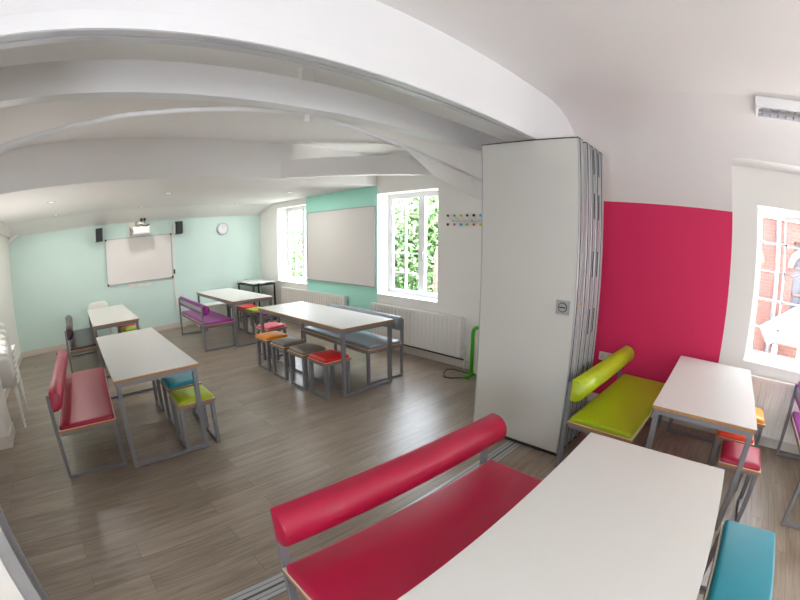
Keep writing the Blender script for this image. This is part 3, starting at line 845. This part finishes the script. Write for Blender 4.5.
MB().tube([(0, 0, 0), (.05, .04, 1.2), (0, .0, 2.1), (.02, -.05, 2.65)], .13, 12).build('trunk', 'bark', t, True)
MB().tube([(.02, -.05, 2.55), (.05, .0, 2.9), (.1, .1, 3.3)], .05, 8).build('branch', 'bark', t, True)

# brick building across the yard with arched windows
t = empty('brick_building', (10.5, 0, -1.2), 0, 'red brick building with arched windows across the yard', 'building')
b = MB(); H = 6.5
Y0, Y1 = -8.0, 1.6
cols = [(-.55, .62), (-2.1, .62), (-4.2, .62), (-6.2, .62)]
y = Y1
b.box(0, .4, Y0, Y1, 0, 1.75); b.box(0, .4, Y0, Y1, 3.55, H)
ys_ = sorted([(c-w/2-.0, c+w/2) for c, w in cols])
prev = Y0
for (a, c) in ys_:
    b.box(0, .4, prev, a, 1.75, 3.55); prev = c
b.box(0, .4, prev, Y1, 1.75, 3.55)
b.box(0, 4, Y1-.35, Y1, 0, H)
b.build('wall', 'brick', t)
for (a, c) in ys_:
    r = (c-a)/2; cy_ = (a+c)/2
    fr = MB(); seg = 12
    # arched head filling and stone surround
    outer = [(cy_+(r+.16)*math.cos(PI*k/seg), 2.95+(r+.16)*math.sin(PI*k/seg)) for k in range(seg+1)]
    inner = [(cy_+r*math.cos(PI*k/seg), 2.95+r*math.sin(PI*k/seg)) for k in range(seg+1)]
    for k in range(seg):
        fr.prism([(-.05, inner[k][0], inner[k][1]), (-.05, outer[k][0], outer[k][1]), (-.05, outer[k+1][0], outer[k+1][1]), (-.05, inner[k+1][0], inner[k+1][1])], (.049, 0, 0))
    w_ = fr.build('window_arch', 'bark', t)
    g = MB(); g.box(.15, .17, a, c, 1.75, 3.55); g.build('window_pane', 'slate_roof', w_)
    g = MB()
    for zz in (1.78, 2.35, 2.95, 3.5): g.box(.10, .149, a, c, zz, zz+.05)
    for yy in (a, cy_-.025, c-.05): g.box(.10, .149, yy, yy+.05, 1.75, 3.55)
    g.build('window_bars', 'bark', w_)
b = MB(); b.box(-.06, 0, Y0, Y1, 3.98, 4.12); b.build('stone_band', 'skirting', t)
MB().box(-.12, 4.2, Y0, Y1+.15, H, H+.2).build('eaves', 'slate_roof', t)
b = MB(); b.tube([(-.08, -1.35, 0), (-.08, -1.35, H)], .06, 10); b.build('downpipe', 'slate_roof', t)
t = empty('porch', (9.0, -2.1, -1.75), 0, 'small slated porch roof in front of the brick building', 'porch')
b = MB(); b.prism([(-.7, 1.05, 2.1), (-.7, 0, 2.75), (-.7, -1.05, 2.1), (-.7, -1.05, 2.03), (-.7, 0, 2.68), (-.7, 1.05, 2.03)], (2.4, 0, 0)); b.build('roof', 'slate_roof', t)
for yy in (.85, -.85): MB().box(-.6, -.5, yy-.05, yy+.05, .55, 2.05).build('post', 'upvc', t)
MB().prism([(-.66, .95, 2.1), (-.66, 0, 2.68), (-.66, -.95, 2.1)], (.04, 0, 0)).build('gable', 'bark', t)
t = empty('parasol', (7.6, -.62, -1.2), 0, 'bright pink closed parasol outside in the yard', 'parasol')
MB().cyl((0, 0, 1.1), .02, 2.2, 'z', 10).build('pole', 'upvc', t)
MB().cyl((0, 0, 1.45), .13, 1.1, 'z', 12, .03).build('canopy', 'pink_cloth', t, True)

# ------------------------------------------------------------------ light
W = bpy.data.worlds.new('sky'); S.world = W; W.use_nodes = True
nt = W.node_tree; bg = nt.nodes['Background']
bg.inputs[0].default_value = (0.90, 0.96, 1.06, 1); bg.inputs[1].default_value = 19
def portal(loc, rot, sx, sy):
    l = bpy.data.lights.new('daylight_portal', 'AREA'); l.shape = 'RECTANGLE'; l.size = sx; l.size_y = sy
    l.cycles.is_portal = True
    o = bpy.data.objects.new('daylight_portal', l); C.objects.link(o); o.location = loc; o.rotation_euler = rot
for w_ in (WA, WB, WC, WD):
    portal((XR+TW+.01, (w_[0]+w_[1])/2, (w_[2]+w_[3])/2), (0, PI/2, 0), w_[3]-w_[2], w_[1]-w_[0])
portal((1.5, YF-.22, 1.5), (PI/2, 0, 0), 1.2, 1.4)
portal((XL-.31, -.2, 1.425), (0, -PI/2, 0), .95, 1.2)
sun = bpy.data.lights.new('sun', 'SUN'); sun.energy = 105; sun.angle = math.radians(3); sun.color = (1, .98, .97)
so = bpy.data.objects.new('sun', sun); C.objects.link(so)
so.rotation_euler = Vector((.06, .52, -.85)).to_track_quat('-Z', 'Y').to_euler()
# downlights, then unseen fill lamps added for brightness
def lamp(kind, name, loc, power, col=(1, .97, .92), size=.1, size_y=None, rot=(0, 0, 0), spread=None):
    l = bpy.data.lights.new(name, kind); l.energy = power; l.color = col
    if kind == 'AREA':
        l.size = size
        if size_y: l.shape = 'RECTANGLE'; l.size_y = size_y
        if spread: l.spread = spread
    o = bpy.data.objects.new(name, l); C.objects.link(o); o.location = loc; o.rotation_euler = rot; return o
for (x, y, _) in LP:
    l = lamp('AREA', 'downlight_glow', (x, y, ZL-.012), 7.0, size=.085); l.data.shape = 'DISK'
lamp('AREA', 'low_ceiling_fill', (XL+.20, 5.6, .95), 19, size=.4, size_y=2.4, rot=(0, PI+.6435, 0))  # unseen fill lamp by the left wall, added to lift the low ceiling
# unseen upward fill lamps behind the camera, added to brighten the near ceiling
for (x, y) in ((.8, -2.2), (2.4, -3.2)):
    lamp('AREA', 'near_ceiling_fill', (x, y, 2.25), 24, size=.3, size_y=1.0, rot=(PI, 0, 0))

# ------------------------------------------------------------------ camera (fisheye lens as calibrated from the photograph)
f_, k_, k2_ = 419.1283, 0.0233, -0.004
cx, cy = 396.947, 340.024
yaw, pitch, roll = -0.7823, -0.2454, 0.0021
cd = bpy.data.cameras.new('camera'); cam = bpy.data.objects.new('camera', cd); C.objects.link(cam); S.camera = cam
sy_, cyw = math.sin(yaw), math.cos(yaw); cp, sp = math.cos(pitch), math.sin(pitch)
fwd = Vector((-sy_*cp, cyw*cp, sp)); rgt = Vector((cyw, sy_, 0)); upv = rgt.cross(fwd)
r2 = rgt*math.cos(roll)+upv*math.sin(roll); u2 = -rgt*math.sin(roll)+upv*math.cos(roll)
mt = Matrix((r2, u2, -fwd)).transposed().to_4x4(); mt.translation = Vector((0, 0, 1.6447)); cam.matrix_world = mt
cd.type = 'PANO'; cd.panorama_type = 'FISHEYE_LENS_POLYNOMIAL'
cd.sensor_fit = 'HORIZONTAL'; cd.sensor_width = 36; cd.clip_start = 0.02
cd.fisheye_fov = math.radians(220)
# theta(r) as a least-squares polynomial of the calibrated r(theta)
def lsq(xs, ys, pw):
    n = len(pw); A = [[sum(x**(a+b_) for x in xs) for b_ in pw] for a in pw]; Bv = [sum(y_*x**a for x, y_ in zip(xs, ys)) for a in pw]
    for i in range(n):
        p_ = max(range(i, n), key=lambda r_: abs(A[r_][i])); A[i], A[p_] = A[p_], A[i]; Bv[i], Bv[p_] = Bv[p_], Bv[i]
        for j in range(i+1, n):
            f = A[j][i]/A[i][i]
            for k in range(i, n): A[j][k] -= f*A[i][k]
            Bv[j] -= f*Bv[i]
    X = [0]*n
    for i in range(n-1, -1, -1): X[i] = (Bv[i]-sum(A[i][k]*X[k] for k in range(i+1, n)))/A[i][i]
    return X
mm = 36/800
ths = [1.5*i/200 for i in range(1, 201)]
rs = [2*f_*math.sin(a/2)*(1+k_*a**2+k2_*a**4)*mm/20 for a in ths]
q = lsq(rs, ths, (1, 2, 3, 4))
cd.fisheye_polynomial_k0 = 0
cd.fisheye_polynomial_k1 = -q[0]/20; cd.fisheye_polynomial_k2 = -q[1]/20**2
cd.fisheye_polynomial_k3 = -q[2]/20**3; cd.fisheye_polynomial_k4 = -q[3]/20**4
cd.shift_y = (cy-300)/600; cd.shift_x = (400-cx)/800

S.view_settings.view_transform = 'Standard'; S.view_settings.look = 'None'
S.view_settings.exposure = 0.19; S.view_settings.gamma = 1; S.view_settings.use_curve_mapping = False
S.cycles.use_denoising = True
S.cycles.denoiser = 'OPENIMAGEDENOISE'
S.cycles.denoising_input_passes = 'RGB_ALBEDO_NORMAL'
S.cycles.denoising_prefilter = 'ACCURATE'
S.cycles.max_bounces = 10; S.cycles.diffuse_bounces = 6; S.cycles.glossy_bounces = 4; S.cycles.transparent_max_bounces = 12
S.cycles.caustics_reflective = False; S.cycles.caustics_refractive = False
S.cycles.sample_clamp_indirect = 8
